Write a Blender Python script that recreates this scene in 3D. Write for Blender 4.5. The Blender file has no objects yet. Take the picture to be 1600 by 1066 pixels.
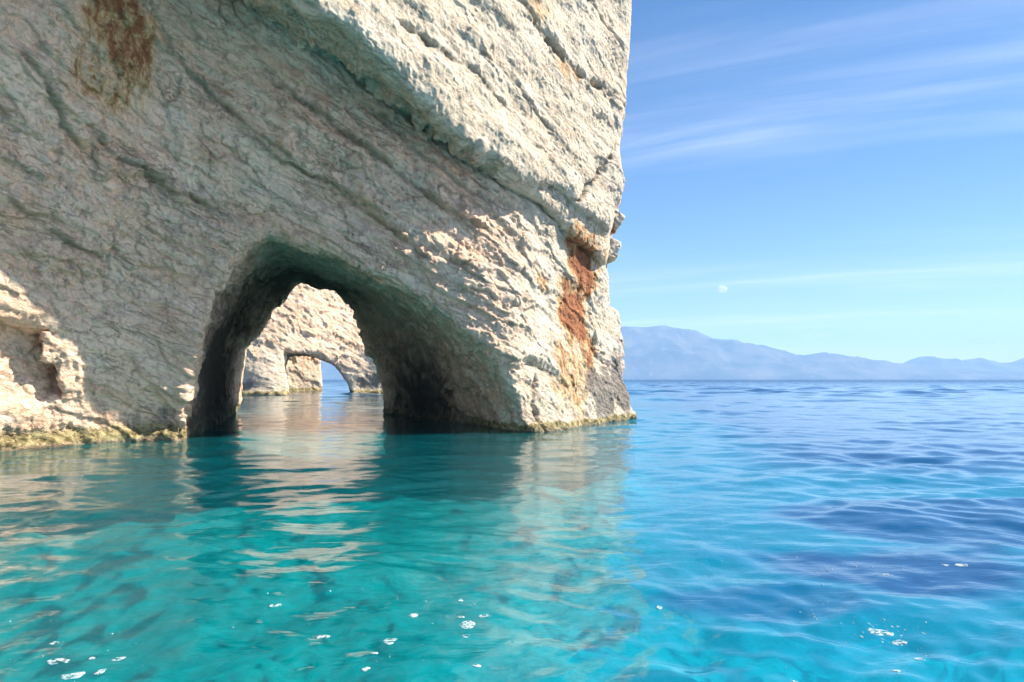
import bpy, math, random, time
import numpy as np
from concurrent.futures import ThreadPoolExecutor

T0 = time.time()
scene = bpy.context.scene
COL = scene.collection
R = math.radians

# ------------------------------------------------------------------ camera
CAM_H = 2.5
FPX = 1600 * 26.0 / 36.0                 # focal length in photo pixels
PITCH = math.atan(59.0 / FPX)
cam = bpy.data.cameras.new('camera')
cam.sensor_width = 36.0
cam.lens = 26.0
cam.clip_start = 0.1
cam.clip_end = 90000.0
cam_ob = bpy.data.objects.new('camera', cam)
cam_ob.location = (0, 0, CAM_H)
cam_ob.rotation_euler = (math.pi / 2 + PITCH, 0, 0)
COL.objects.link(cam_ob)
scene.camera = cam_ob

# ------------------------------------------------------------------ sun + sky
SUN_AZ = R(11)          # beyond the +x axis, towards +y
SUN_EL = R(44)
sx, sy, sz = math.cos(SUN_EL) * math.cos(SUN_AZ), math.cos(SUN_EL) * math.sin(SUN_AZ), math.sin(SUN_EL)
sun = bpy.data.lights.new('sun', 'SUN')
sun.energy = 3.6
sun.angle = R(0.5)
sun.color = (1.0, 0.93, 0.82)
sun_ob = bpy.data.objects.new('sun', sun)
from mathutils import Vector
sun_ob.rotation_euler = Vector((sx, sy, sz)).to_track_quat('Z', 'Y').to_euler()
COL.objects.link(sun_ob)

world = bpy.data.worlds.new('World')
scene.world = world
world.use_nodes = True


class NT:
    """small helper to write node trees"""
    def __init__(self, tree):
        self.t = tree
        tree.nodes.clear()

    def n(self, kind, props=None, **ins):
        nd = self.t.nodes.new(kind)
        for k, v in (props or {}).items():
            setattr(nd, k, v)
        for k, v in ins.items():
            key = int(k[1:]) if k[0] == 'i' and k[1:].isdigit() else k.replace('_', ' ')
            sock = nd.inputs[key]
            if isinstance(v, bpy.types.NodeSocket):
                self.t.links.new(v, sock)
            else:
                if isinstance(v, tuple) and len(v) == 3 and sock.type == 'RGBA':
                    v = (*v, 1.0)
                sock.default_value = v
        return nd

    def math(self, op, a, b=0.0, c=None, clamp=False):
        nd = self.n('ShaderNodeMath', {'operation': op, 'use_clamp': clamp}, i0=a, i1=b)
        if c is not None:
            if isinstance(c, bpy.types.NodeSocket):
                self.t.links.new(c, nd.inputs[2])
            else:
                nd.inputs[2].default_value = c
        return nd.outputs[0]

    def mix(self, fac, a, b, blend='MIX'):
        nd = self.t.nodes.new('ShaderNodeMix')
        nd.data_type = 'RGBA'
        nd.blend_type = blend
        for sock, v in ((nd.inputs[0], fac), (nd.inputs[6], a), (nd.inputs[7], b)):
            if isinstance(v, bpy.types.NodeSocket):
                self.t.links.new(v, sock)
            else:
                if isinstance(v, tuple) and len(v) == 3:
                    v = (*v, 1.0)
                sock.default_value = v
        return nd.outputs[2]

    def ramp(self, fac, lo, hi, smooth=True):
        nd = self.n('ShaderNodeMapRange', {'interpolation_type': 'SMOOTHSTEP' if smooth else 'LINEAR'},
                    Value=fac, From_Min=lo, From_Max=hi)
        return nd.outputs[0]

    def noise(self, vec, scale, detail=4.0, rough=0.55, dist=0.0):
        return self.n('ShaderNodeTexNoise', Vector=vec, Scale=scale, Detail=detail,
                      Roughness=rough, Distortion=dist).outputs[0]

    def link(self, a, b):
        self.t.links.new(a, b)


def build_world():
    w = NT(world.node_tree)
    sky = w.n('ShaderNodeTexSky', {'sky_type': 'NISHITA', 'sun_disc': False, 'sun_elevation': SUN_EL,
                                   'sun_rotation': math.pi / 2 - SUN_AZ, 'altitude': 0.0,
                                   'air_density': 0.85, 'dust_density': 0.0, 'ozone_density': 1.6})
    geo = w.n('ShaderNodeTexCoord').outputs['Generated']
    sep = w.n('ShaderNodeSeparateXYZ', Vector=geo)
    zz = w.math('MAXIMUM', sep.outputs[2], 0.0)
    den = w.math('ADD', zz, 0.09)
    u = w.math('DIVIDE', sep.outputs[0], den)
    v = w.math('DIVIDE', sep.outputs[1], den)
    uv = w.n('ShaderNodeCombineXYZ', X=u, Y=v, Z=0.0).outputs[0]
    # cirrus: sheets combed into long wisps, rising a little to the right
    warp = w.n('ShaderNodeTexNoise', Vector=uv, Scale=0.5, Detail=2.0).outputs[1]
    uvw = w.mix(0.10, uv, warp, 'ADD')
    uvw = w.n('ShaderNodeMapping', Vector=uvw, Rotation=(0, 0, R(24))).outputs[0]
    comb = w.n('ShaderNodeMapping', Vector=uvw, Scale=(0.30, 2.6, 1), Location=(0.6, 0.2, 0)).outputs[0]
    fine = w.noise(comb, 1.6, 9.0, 0.62, 0.5)
    sheet = w.n('ShaderNodeMapping', Vector=uvw, Scale=(0.22, 0.80, 1), Location=(13.87, 0.84, 0)).outputs[0]
    field = w.noise(sheet, 1.0, 4.0, 0.5, 0.2)
    b = w.ramp(field, 0.44, 0.72)
    a = w.ramp(fine, 0.30, 0.78)
    fac = w.math('MULTIPLY', b, w.math('ADD', w.math('MULTIPLY', a, 0.95), 0.05), clamp=True)
    clear = w.n('ShaderNodeHueSaturation', Hue=0.503, Saturation=1.25, Color=sky.outputs[0]).outputs[0]
    col = w.mix(fac, clear, (8.2, 8.6, 9.2))
    bg = w.n('ShaderNodeBackground', Color=col, Strength=0.05)
    out = w.n('ShaderNodeOutputWorld')
    w.link(bg.outputs[0], out.inputs[0])


build_world()

vs = scene.view_settings
scene.display_settings.display_device = 'sRGB'
vs.view_transform = 'Standard'
vs.look = 'None'
vs.gamma = 1.0
vs.use_curve_mapping = False
vs.exposure = 1.7
scene.render.engine = 'CYCLES'
scene.cycles.max_bounces = 6
scene.cycles.diffuse_bounces = 3
scene.cycles.glossy_bounces = 3
scene.cycles.transparent_max_bounces = 12
scene.cycles.volume_bounces = 1
scene.cycles.use_denoising = True

# ------------------------------------------------------------------ numpy tools
rng = np.random.default_rng(7)
PERM = rng.permutation(256).astype(np.int32)
PERM = np.concatenate([PERM, PERM, PERM])
GR = rng.normal(size=(256, 3)).astype(np.float32)
GR /= np.linalg.norm(GR, axis=1)[:, None]


def perlin(p):
    p = np.asarray(p, np.float32)
    i = np.floor(p).astype(np.int32)
    f = p - i
    i &= 255
    u = f * f * f * (f * (f * 6 - 15) + 10)
    out = 0
    for dx in (0, 1):
        hx = PERM[i[:, 0] + dx]
        wx = u[:, 0] if dx else 1 - u[:, 0]
        for dy in (0, 1):
            hy = PERM[hx + i[:, 1] + dy]
            wy = wx * (u[:, 1] if dy else 1 - u[:, 1])
            for dz in (0, 1):
                g = GR[PERM[hy + i[:, 2] + dz]]
                w = wy * (u[:, 2] if dz else 1 - u[:, 2])
                out = out + w * (g[:, 0] * (f[:, 0] - dx) + g[:, 1] * (f[:, 1] - dy) + g[:, 2] * (f[:, 2] - dz))
    return out * 1.5


def fbm(p, octs=4, gain=0.5, ridged=False):
    s, a, q = 0, 1.0, np.array(p, np.float32)
    for k in range(octs):
        n = perlin(q)
        s = s + a * ((1 - 2 * np.abs(n)) if ridged else n)
        a *= gain
        q = q * 2.03 + 17.3
    return s


def worley(p):
    """distances to the two nearest feature points, a random value of the nearest cell and its tilted facet"""
    p = np.asarray(p, np.float32)
    i = np.floor(p).astype(np.int32)
    f1 = np.full(len(p), 9.0, np.float32)
    f2 = f1.copy()
    cid = np.zeros(len(p), np.float32)
    tilt = np.zeros(len(p), np.float32)
    for dx in (-1, 0, 1):
        for dy in (-1, 0, 1):
            for dz in (-1, 0, 1):
                c = i + np.array([dx, dy, dz], np.int32)
                h = PERM[PERM[PERM[c[:, 0] & 255] + (c[:, 1] & 255)] + (c[:, 2] & 255)]
                q = c + 0.5 + 0.45 * GR[h]
                d = np.sqrt(((q - p) ** 2).sum(1))
                near = d < f1
                f2 = np.where(near, f1, np.minimum(f2, d))
                cid = np.where(near, h / 255.0, cid)
                tilt = np.where(near, ((p - q) * GR[(h * 7 + 13) & 255]).sum(1), tilt)
                f1 = np.where(near, d, f1)
    return f1, f2, cid, tilt


def sstep(x, a, b):
    t = np.clip((x - a) / (b - a), 0, 1)
    return t * t * (3 - 2 * t)


def smax(a, b, k):
    h = np.clip(0.5 + 0.5 * (a - b) / k, 0, 1)
    return b + (a - b) * h + k * h * (1 - h)


def smin(a, b, k):
    return -smax(-a, -b, k)


def surface_nets(f, org, h):
    """isosurface f=0 of a sampled field, as vertices and quads (outside positive)"""
    nx, ny, nz = f.shape
    ins = f < 0
    cnt = np.zeros((nx - 1, ny - 1, nz - 1), np.int8)
    for a in (0, 1):
        for b in (0, 1):
            for c in (0, 1):
                cnt += ins[a:nx - 1 + a, b:ny - 1 + b, c:nz - 1 + c]
    act = (cnt > 0) & (cnt < 8)
    ids = np.full(act.shape, -1, np.int64)
    I, J, K = np.nonzero(act)
    n = len(I)
    ids[I, J, K] = np.arange(n)
    acc = np.zeros((n, 3))
    num = np.zeros(n)
    cs = [(a, b, c) for a in (0, 1) for b in (0, 1) for c in (0, 1)]
    for ca in cs:
        for ax in range(3):
            if ca[ax]:
                continue
            cb = list(ca)
            cb[ax] = 1
            va = f[I + ca[0], J + ca[1], K + ca[2]]
            vb = f[I + cb[0], J + cb[1], K + cb[2]]
            m = (va < 0) != (vb < 0)
            t = va[m] / (va[m] - vb[m])
            pt = np.tile(np.array(ca, float), (m.sum(), 1))
            pt[:, ax] += t
            acc[m] += pt
            num[m] += 1
    v = (np.stack([I, J, K], 1) + acc / num[:, None]) * h + np.array(org)
    quads = []
    for ax in range(3):
        lo = [slice(1, nx - 1), slice(1, ny - 1), slice(1, nz - 1)]
        hi = list(lo)
        lo[ax] = slice(0, f.shape[ax] - 1)
        hi[ax] = slice(1, f.shape[ax])
        sa, sb = ins[tuple(lo)], ins[tuple(hi)]
        ch = np.nonzero(sa != sb)
        base = [ch[0] + 1, ch[1] + 1, ch[2] + 1]
        base[ax] = ch[ax]
        flip = sa[ch]
        o1, o2 = [(1, 2), (2, 0), (0, 1)][ax]

        def g(d1, d2):
            q = [b.copy() for b in base]
            q[o1] -= d1
            q[o2] -= d2
            return ids[q[0], q[1], q[2]]
        q = np.stack([g(1, 1), g(0, 1), g(0, 0), g(1, 0)], 1)
        q[~flip] = q[~flip][:, ::-1]
        quads.append(q)
    return v, np.concatenate(quads)


def vnormals(v, q):
    d1 = v[q[:, 2]] - v[q[:, 0]]
    d2 = v[q[:, 3]] - v[q[:, 1]]
    n = np.cross(d1, d2)
    out = np.zeros_like(v)
    for k in range(4):
        for c in range(3):
            out[:, c] += np.bincount(q[:, k], n[:, c], len(v))
    return out / (np.linalg.norm(out, axis=1)[:, None] + 1e-12)


def relax(v, q, k=0.5):
    acc = np.zeros_like(v)
    num = np.zeros(len(v))
    for a, b in ((0, 1), (1, 2), (2, 3), (3, 0)):
        for c in range(3):
            acc[:, c] += np.bincount(q[:, a], v[q[:, b], c], len(v))
        num += np.bincount(q[:, a], None, len(v))
    m = num > 0
    out = v.copy()
    out[m] = v[m] * (1 - k) + k * acc[m] / num[m][:, None]
    return out


def compact(v, q):
    used, inv = np.unique(q, return_inverse=True)
    return v[used], inv.reshape(q.shape)


def subdivide(v, q):
    n = len(v)
    e = np.stack([q, np.roll(q, -1, 1)], 2).reshape(-1, 2)
    e.sort(1)
    key = e[:, 0] * n + e[:, 1]
    uk, inv = np.unique(key, return_inverse=True)
    mid = 0.5 * (v[uk // n] + v[uk % n])
    cen = v[q].mean(1)
    ei = n + inv.reshape(-1, 4)
    ci = n + len(uk) + np.arange(len(q))
    nq = np.concatenate([np.stack([q[:, k], ei[:, k], ci, ei[:, (k + 3) % 4]], 1) for k in range(4)])
    return np.concatenate([v, mid, cen]), nq


def mesh_obj(name, v, faces, mat, parent=None, smooth=True, attrs=None):
    me = bpy.data.meshes.new(name)
    v = np.asarray(v, np.float32)
    faces = np.asarray(faces, np.int32)
    k = faces.shape[1]
    me.vertices.add(len(v))
    me.vertices.foreach_set('co', v.ravel())
    me.loops.add(faces.size)
    me.loops.foreach_set('vertex_index', faces.ravel())
    me.polygons.add(len(faces))
    me.polygons.foreach_set('loop_start', np.arange(0, faces.size, k, dtype=np.int32))
    me.update(calc_edges=True)
    me.polygons.foreach_set('use_smooth', np.full(len(faces), smooth))
    for an, av in (attrs or {}).items():
        at = me.attributes.new(an, 'FLOAT', 'POINT')
        at.data.foreach_set('value', np.asarray(av, np.float32))
    me.materials.append(mat)
    o = bpy.data.objects.new(name, me)
    COL.objects.link(o)
    if parent:
        o.parent = parent
    return o


def tag(o, label=None, cat=None, group=None, kind=None):
    if label: o['label'] = label
    if cat: o['category'] = cat
    if group: o['group'] = group
    if kind: o['kind'] = kind
    return o


def at(px, row, y):
    """point of the place at distance y that lies on a sight line of the photograph"""
    c, s = math.cos(PITCH), math.sin(PITCH)
    k = (533.0 - row) / FPX
    dx, dy, dz = (px - 800.0) / FPX, c - s * k, s + c * k
    return np.array([dx / dy * y, y, CAM_H + dz / dy * y])


def rbf(ctrl, reg=0.02):
    """thin-plate surface y(x, z) through control points (x, z, y)"""
    c = np.array(ctrl, float)
    X = c[:, :2]

    def phi(r2):
        return 0.5 * r2 * np.log(r2 + 1e-9)
    n = len(c)
    r2 = ((X[:, None] - X[None]) ** 2).sum(2)
    A = np.zeros((n + 3, n + 3))
    A[:n, :n] = phi(r2) + reg * np.eye(n) * n
    A[:n, n] = A[n, :n] = 1
    A[:n, n + 1:] = X
    A[n + 1:, :n] = X.T
    w = np.linalg.solve(A, np.concatenate([c[:, 2], np.zeros(3)]))

    def ev(x, z):
        out = w[n] + w[n + 1] * x + w[n + 2] * z
        for k in range(n):
            out = out + w[k] * phi((x - X[k, 0]) ** 2 + (z - X[k, 1]) ** 2)
        return out
    return ev


# ------------------------------------------------------------------ materials
# bedding frame shared by all the rock: ridge direction and the plane it lies in
RIDGE0, RIDGE1 = at(500, 4, 26.5), at(882, 345, 38.5)     # ends of the brow of the overhanging slab
BR = RIDGE1 - RIDGE0; BR /= np.linalg.norm(BR)
BI = np.array([-0.45, 0.90, 0.22]); BI /= np.linalg.norm(BI)
BN = np.cross(BR, BI); BN /= np.linalg.norm(BN)
if BN[2] > 0:
    BN = -BN                      # points down, out of the undersides of the beds


def new_mat(name):
    m = bpy.data.materials.new(name)
    m.use_nodes = True
    return m, NT(m.node_tree)


def rock_material(name, scale=1.0):
    m, w = new_mat(name)
    pos = w.n('ShaderNodeNewGeometry').outputs['Position']
    # bedding-aligned coordinates: down the dip, into the wall, up through the beds
    def dot(vec):
        return w.n('ShaderNodeVectorMath', {'operation': 'DOT_PRODUCT'}, i0=pos, i1=tuple(float(c) for c in vec)).outputs['Value']
    bed = w.n('ShaderNodeCombineXYZ', X=dot(BR), Y=dot(BI), Z=dot(-BN)).outputs[0]
    bed_s = w.n('ShaderNodeMapping', Vector=bed, Scale=(0.32, 0.8, 1.7)).outputs[0]

    def attr(n):
        return w.n('ShaderNodeAttribute', {'attribute_name': n}).outputs['Fac']
    n_big = w.noise(pos, 0.16 * scale, 5, 0.55)
    n_mid = w.noise(bed_s, 0.8 * scale, 6, 0.62, 0.4)
    n_fine = w.noise(pos, 7.0 * scale, 6, 0.65)
    n_streak = w.noise(w.n('ShaderNodeMapping', Vector=pos, Scale=(1.5, 1.5, 0.25)).outputs[0], 1.1 * scale, 5, 0.6)
    col = w.mix(w.ramp(n_mid, 0.30, 0.72), (0.58, 0.475, 0.35), (0.70, 0.61, 0.48))
    # warm and pink weathering skins, chalky pale flakes; warm also lifts the shaded wall
    col = w.mix(w.math('MULTIPLY', w.ramp(n_big, 0.50, 0.68), 0.5), col, (0.58, 0.43, 0.30))
    col = w.mix(w.math('MULTIPLY', w.ramp(n_fine, 0.52, 0.75), 0.35), col, (0.70, 0.63, 0.51))
    warm = w.math('MULTIPLY', attr('warm'), w.ramp(w.noise(bed_s, 0.9 * scale, 6, 0.66), 0.12, 0.62))
    col = w.mix(w.math('MULTIPLY', warm, 0.9), col, w.mix(w.ramp(n_mid, 0.35, 0.65), (0.88, 0.50, 0.315), (0.97, 0.635, 0.44)))
    # joints and flaked edges hold dirt
    col = w.mix(w.math('MULTIPLY', w.ramp(n_fine, 0.56, 0.40), 0.14), col, (0.34, 0.26, 0.18))
    col = w.mix(w.math('MULTIPLY', attr('crack'), 0.6), col, (0.15, 0.11, 0.075))
    # rust and ochre stains
    rn = w.noise(w.n('ShaderNodeMapping', Vector=pos, Scale=(1.6, 1.6, 0.42)).outputs[0], 2.0 * scale, 8, 0.68, 0.5)
    rust = attr('rust')
    r_o = w.ramp(w.math('ADD', rust, w.math('MULTIPLY', w.math('SUBTRACT', rn, 0.5), 1.6)), 0.22, 0.75)
    r_r = w.ramp(w.math('ADD', rust, w.math('MULTIPLY', w.math('SUBTRACT', rn, 0.5), 2.2)), 0.50, 0.98)
    col = w.mix(w.math('MULTIPLY', r_o, 0.85), col, (0.55, 0.33, 0.13))
    col = w.mix(w.math('MULTIPLY', r_r, 0.9), col, (0.27, 0.085, 0.04))
    # grey lichen skin above the splash line
    gn = w.math('ADD', attr('grey'), w.math('MULTIPLY', w.math('SUBTRACT', n_streak, 0.5), 1.5))
    col = w.mix(w.math('MULTIPLY', w.ramp(gn, 0.35, 0.85), 0.85), col, (0.15, 0.135, 0.12))
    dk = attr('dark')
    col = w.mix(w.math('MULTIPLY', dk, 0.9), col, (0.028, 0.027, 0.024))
    # algae band at the waterline
    al = w.ramp(w.math('ADD', attr('algae'), w.math('MULTIPLY', w.math('SUBTRACT', n_fine, 0.5), 1.1)), 0.35, 0.75)
    alc = w.mix(w.ramp(w.noise(pos, 3.2 * scale, 6, 0.7), 0.35, 0.65), (0.12, 0.085, 0.035), (0.46, 0.38, 0.19))
    col = w.mix(w.math('MULTIPLY', al, w.math('SUBTRACT', 1.0, w.math('MULTIPLY', dk, 0.8))), col, alc)
    # hairline fractures and bedding partings, drawn out down the dip
    def lines(scl, k, width, dist):
        nz = w.noise(w.n('ShaderNodeMapping', Vector=bed, Scale=scl).outputs[0], k * scale, 5, 0.6, dist)
        return w.ramp(w.math('ABSOLUTE', w.math('SUBTRACT', nz, 0.5)), width, 0.0)
    patch = w.ramp(w.noise(pos, 0.45 * scale, 3, 0.5), 0.38, 0.60)
    ln = w.math('MAXIMUM', w.math('MULTIPLY', lines((0.22, 0.7, 1.3), 1.1, 0.020, 0.6), patch), w.math('MULTIPLY', lines((0.4, 0.9, 1.2), 2.6, 0.026, 0.3), 0.55))
    col = w.mix(w.math('MULTIPLY', ln, 0.48), col, (0.17, 0.125, 0.085))
    # fine relief
    strata = w.noise(w.n('ShaderNodeMapping', Vector=bed, Scale=(0.30, 0.9, 2.6)).outputs[0], 2.2 * scale, 9, 0.70, 0.35)
    grit = w.noise(pos, 11.0 * scale, 6, 0.68)
    hgt = w.math('ADD', w.math('MULTIPLY', strata, 0.85), w.math('MULTIPLY', grit, 0.30))
    hgt = w.math('SUBTRACT', hgt, w.math('MULTIPLY', ln, 0.30))
    bump = w.n('ShaderNodeBump', Strength=0.95, Distance=0.15 / scale, Height=hgt)
    bs = w.n('ShaderNodeBsdfPrincipled', Base_Color=col, Roughness=0.92, Normal=bump.outputs[0])
    bs.inputs['Specular IOR Level'].default_value = 0.2
    out = w.n('ShaderNodeOutputMaterial')
    w.link(bs.outputs[0], out.inputs[0])
    return m


ROCK = rock_material('limestone')
ROCK_FAR = rock_material('limestone_far', 0.6)

def chunked(fn, *arrs, size=40000):
    """run fn on slices of the arrays in a few threads and join the results"""
    n = len(arrs[0])
    parts = [slice(i, min(i + size, n)) for i in range(0, n, size)]
    with ThreadPoolExecutor(4) as ex:
        res = list(ex.map(lambda s: fn(*[a[s] for a in arrs]), parts))
    if isinstance(res[0], tuple):
        return tuple(np.concatenate([r[k] for r in res]) for k in range(len(res[0])))
    return np.concatenate(res)


FISSURES = []


def relief(v, n, big=1.0, fine=1.0, fis_on=False):
    return chunked(lambda a, b: relief_part(a, b, big, fine, fis_on), v, n)


def relief_part(v, n, big=1.0, fine=1.0, fis_on=False):
    """displace rock vertices: bedding ledges, flakes, joints. returns new positions and the joint mask"""
    p = v.astype(np.float32)
    bc = np.stack([p @ BR, p @ BI, p @ -BN], 1).astype(np.float32)   # along dip, into the wall, up through beds
    warp = 0.9 * fbm(p * 0.23, 3) + 0.28 * fbm(p * 0.9 + 5, 3)
    d = np.zeros(len(p), np.float32)
    crack = np.zeros(len(p), np.float32)
    # the wall under the slab is flakier than the slab itself
    wallm = (sstep((p - RIDGE0.astype(np.float32)) @ BN, -0.4, 0.5) * (1 - 0.75 * sstep(p[:, 0] - 0.1 * (p[:, 1] - 35), -1.5, 2.0))).astype(np.float32)
    sl = 0.30 + 0.70 * wallm
    foot = 1 - 0.55 * sstep(-p[:, 0], 13.0, 15.0) * (1 - sstep(p[:, 2], 4.5, 6.5))      # smoother at the far left foot
    sl = sl * foot
    big = big * (0.4 + 0.6 * foot)
    wallm = 0.2 + 0.8 * wallm
    # ledges: each bed is proud at its foot and dies away upwards
    for wl, amp, seed, pw in ((3.6, 0.42, 0.0, 1.4), (1.3, 0.17, 9.0, 1.8)):
        u = (bc[:, 2] + warp * min(1.0, wl * 0.55) + 0.25 * wl * fbm(bc * np.array([0.5, 0.5, 0.9]) / wl + seed, 3)) / wl
        fr = u - np.floor(u)
        mask = sstep(fbm(bc * np.array([0.16, 0.16, 0.22]) / wl ** 0.5 + seed * 3.1, 2), -0.1, 0.5)
        prof = (1 - fr) ** pw - 0.3
        prof *= sstep(fr, 0.0, 0.10)
        d += amp * big * (0.45 + 0.55 * wallm) * mask * prof
        crack = np.maximum(crack, mask * 0.55 * (1 - sstep(np.minimum(fr, 1 - fr) * wl, 0.0, 0.10)))
    # fractured skin: tilted facets bounded by joints, drawn out down the dip
    for sc, amp, seed in ((2.1, 0.22, 3.0), (0.85, 0.14, 41.0), (0.36, 0.075, 77.0)):
        q = bc * np.array([0.42, 0.9, 1.0]) / sc + seed
        wv = p / sc * 0.8 + seed
        q = q + 0.42 * np.stack([fbm(wv, 3), fbm(wv + 31, 3), fbm(wv + 57, 3)], 1)
        f1, f2, cid, tilt = worley(q)
        e = f2 - f1
        mask = 0.35 + 0.65 * sstep(fbm(p * 0.35 + seed, 2), -0.3, 0.35)
        soft = sstep(e, 0.0, 0.07)
        d += amp * fine * sl * mask * (((cid - 0.5) * 0.9 + 1.5 * tilt) * (0.4 + 0.6 * soft) - 0.25 * (1 - soft))
        crack = np.maximum(crack, 0.55 * mask * (1 - sstep(e, 0.01, 0.05)) * sstep(cid, 0.35, 0.7))
    d += big * 0.22 * fbm(p * 0.32 + 3, 3)
    # thin partings between beds
    u = (bc[:, 2] + 0.35 * warp + 0.10 * fbm(bc * np.array([0.35, 0.8, 1.0]) + 61, 3)) / 0.62
    fr = u - np.floor(u)
    pm = sstep(fbm(bc * np.array([0.14, 0.3, 0.5]) + 91, 3), 0.0, 0.35)
    d += 0.10 * fine * sl * pm * ((1 - fr) ** 1.5 * sstep(fr, 0.0, 0.12) - 0.3)
    crack = np.maximum(crack, 0.5 * pm * sl * (1 - sstep(np.minimum(fr, 1 - fr), 0.0, 0.09)))
    d += fine * sl * 0.07 * fbm(bc * np.array([0.35, 0.8, 1.15]) + 0.3 * warp[:, None], 5, 0.55)
    d += fine * sl * 0.045 * fbm(bc * np.array([1.0, 1.6, 2.2]) + 8, 3, 0.55, True)
    d += fine * 0.035 * fbm(p * 3.2, 4, 0.6, True)
    if fis_on:
        wp = p + 0.15 * np.stack([fbm(p * 1.3 + k, 4, 0.6) for k in (0.0, 40.0, 80.0)], 1)
        rag = 0.15 + 0.85 * sstep(fbm(p * 0.9 + 7, 3), -0.3, 0.3)
        for P, depth, width, lip in FISSURES:
            best = np.full(len(p), 99.0, np.float32)
            side = np.zeros(len(p), np.float32)
            endf = np.ones(len(p), np.float32)
            L = np.linalg.norm(np.diff(P, axis=0), axis=1)
            cum = np.concatenate([[0], np.cumsum(L)])
            for k in range(len(P) - 1):
                e = P[k + 1] - P[k]
                t = np.clip(((wp - P[k]) @ e) / (e @ e), 0, 1)
                r = wp - P[k] - t[:, None] * e
                r -= 0.9 * (r * n).sum(1)[:, None] * n         # measured along the face
                dd = np.sqrt((r * r).sum(1))
                m = dd < best
                best = np.where(m, dd, best)
                side = np.where(m, r[:, 2], side)
                a = (cum[k] + t * L[k]) / cum[-1]
                endf = np.where(m, sstep(a, 0, 0.15) * (1 - sstep(a, 0.85, 1.0)), endf)
            g = np.exp(-(best / width) ** 2)
            d -= depth * g * rag * (0.25 + 0.75 * endf)
            d += lip * rag * endf * sstep(side, -0.05, 0.12) * np.exp(-best / 0.9)
            crack = np.maximum(crack, 0.9 * np.exp(-(best / (width * 0.9)) ** 2) * (0.2 + 0.8 * endf))
    return v + n * d[:, None], crack


print('tools', round(time.time() - T0, 1))

# ------------------------------------------------------------------ near headland with the arch
def A(px, row, y):
    p = at(px, row, y)
    return (p[0], p[2], p[1])


MAIN = [
    # left side, turning towards the viewer and leaning out
    A(0, 700, 25.6), A(0, 440, 24.6), A(0, 300, 24.2), A(0, 100, 23.2), A(-60, 0, 22.0), A(-150, 450, 22.3), A(-150, 700, 22.6),
    A(100, 450, 27.2), A(100, 200, 26.0), A(100, 690, 27.9), A(100, 0, 24.8),
    A(215, 690, 30.2), A(205, 450, 29.2), A(200, 200, 27.8), A(200, 0, 26.6),
    A(305, 688, 30.4), A(300, 500, 30.0), A(300, 300, 29.8), A(300, 100, 29.2), A(300, -80, 28.4),
    # above the arch, set far back under the slab
    A(420, 340, 31.7), A(420, 200, 30.7), A(430, 60, 30.0), A(550, 330, 32.9), A(550, 200, 32.3), A(600, 250, 33.1),
    A(660, 430, 34.0), A(700, 350, 34.5), A(700, 270, 34.6), A(780, 330, 36.5), A(760, 440, 34.9), A(850, 390, 38.6), A(830, 350, 37.9),
    # pier nose and the face turned to the sun
    A(720, 500, 34.5), A(740, 668, 34.6), A(780, 560, 34.3), A(838, 672, 34.8), A(815, 560, 35.2), A(790, 470, 35.1), A(800, 520, 34.9),
    A(900, 667, 38.6), A(950, 660, 42.5), A(985, 655, 45.8), A(875, 560, 38.4), A(870, 470, 39.6), A(930, 560, 42.4),
    A(930, 440, 43.2), A(960, 500, 45.6), A(960, 400, 46.4), A(900, 400, 41.8), A(960, 300, 46.6), A(980, 100, 47.6), A(980, -120, 49.0),
    A(880, 200, 43.0), A(700, 100, 36.8), A(560, -60, 33.5), A(1040, 650, 50.0), A(1040, 300, 51.5), A(1040, 0, 53.0),
]
y_main = rbf(MAIN)
HX, HZ = 0.1, 0.1
tx = np.arange(-31, 13, HX)
tz = np.arange(-4, 34, HZ)
TX, TZ = np.meshgrid(tx, tz, indexing='ij')
TY = y_main(TX, TZ)
TY = np.clip(TY, 12.0, 60.0)
# hollow eaten out under a lip at the far left, dying out towards its floor
_lip = np.array([at(-140, 455, 24.0), at(-60, 472, 24.5), at(0, 487, 25.2), at(50, 498, 26.2), at(78, 512, 27.0), at(90, 545, 27.3), at(104, 590, 27.7), at(122, 640, 28.1)])
_wob2 = fbm(np.stack([TX.ravel() * 0.8, TZ.ravel() * 0.8, np.full(TX.size, 5.0)], 1), 4, 0.6).reshape(TX.shape)
_zl = np.interp(TX + 0.32 * _wob2, _lip[:, 0], _lip[:, 2], left=_lip[0, 2], right=-9)
_wob = fbm(np.stack([TX.ravel() * 1.3, TZ.ravel() * 1.3, np.zeros(TX.size)], 1), 3).reshape(TX.shape)
TY = TY + 2.4 * sstep(_zl + 0.25 * _wob - TZ, 0.0, 0.5) * sstep(TZ + 0.5 * _wob, 0.9, 3.0) * sstep(TX, -26, -22)
gx, gz = np.gradient(TY, HX, HZ)
TG = np.sqrt(1 + gx * gx + gz * gz)


def on_rock(px, row):
    """first point of the wall or slab met along a sight line"""
    sl = (RIDGE1 - RIDGE0) / (RIDGE1[0] - RIDGE0[0])
    for y in np.arange(18, 54, 0.04):
        p = at(px, row, y)
        i = min(max(int((p[0] - tx[0]) / HX), 0), len(tx) - 1)
        j = min(max(int((p[2] - tz[0]) / HZ), 0), len(tz) - 1)
        ys = RIDGE0[1] + sl[1] * (p[0] - RIDGE0[0])
        zs = RIDGE0[2] + sl[2] * (p[0] - RIDGE0[0])
        if y > TY[i, j] or (p[2] > zs and y > ys + 0.12 * (p[2] - zs)):
            break
    return p


def poly(pts):
    a = np.array(pts, float)
    o = np.argsort(a[:, 0])
    return a[o, 0], a[o, 1]


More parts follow.
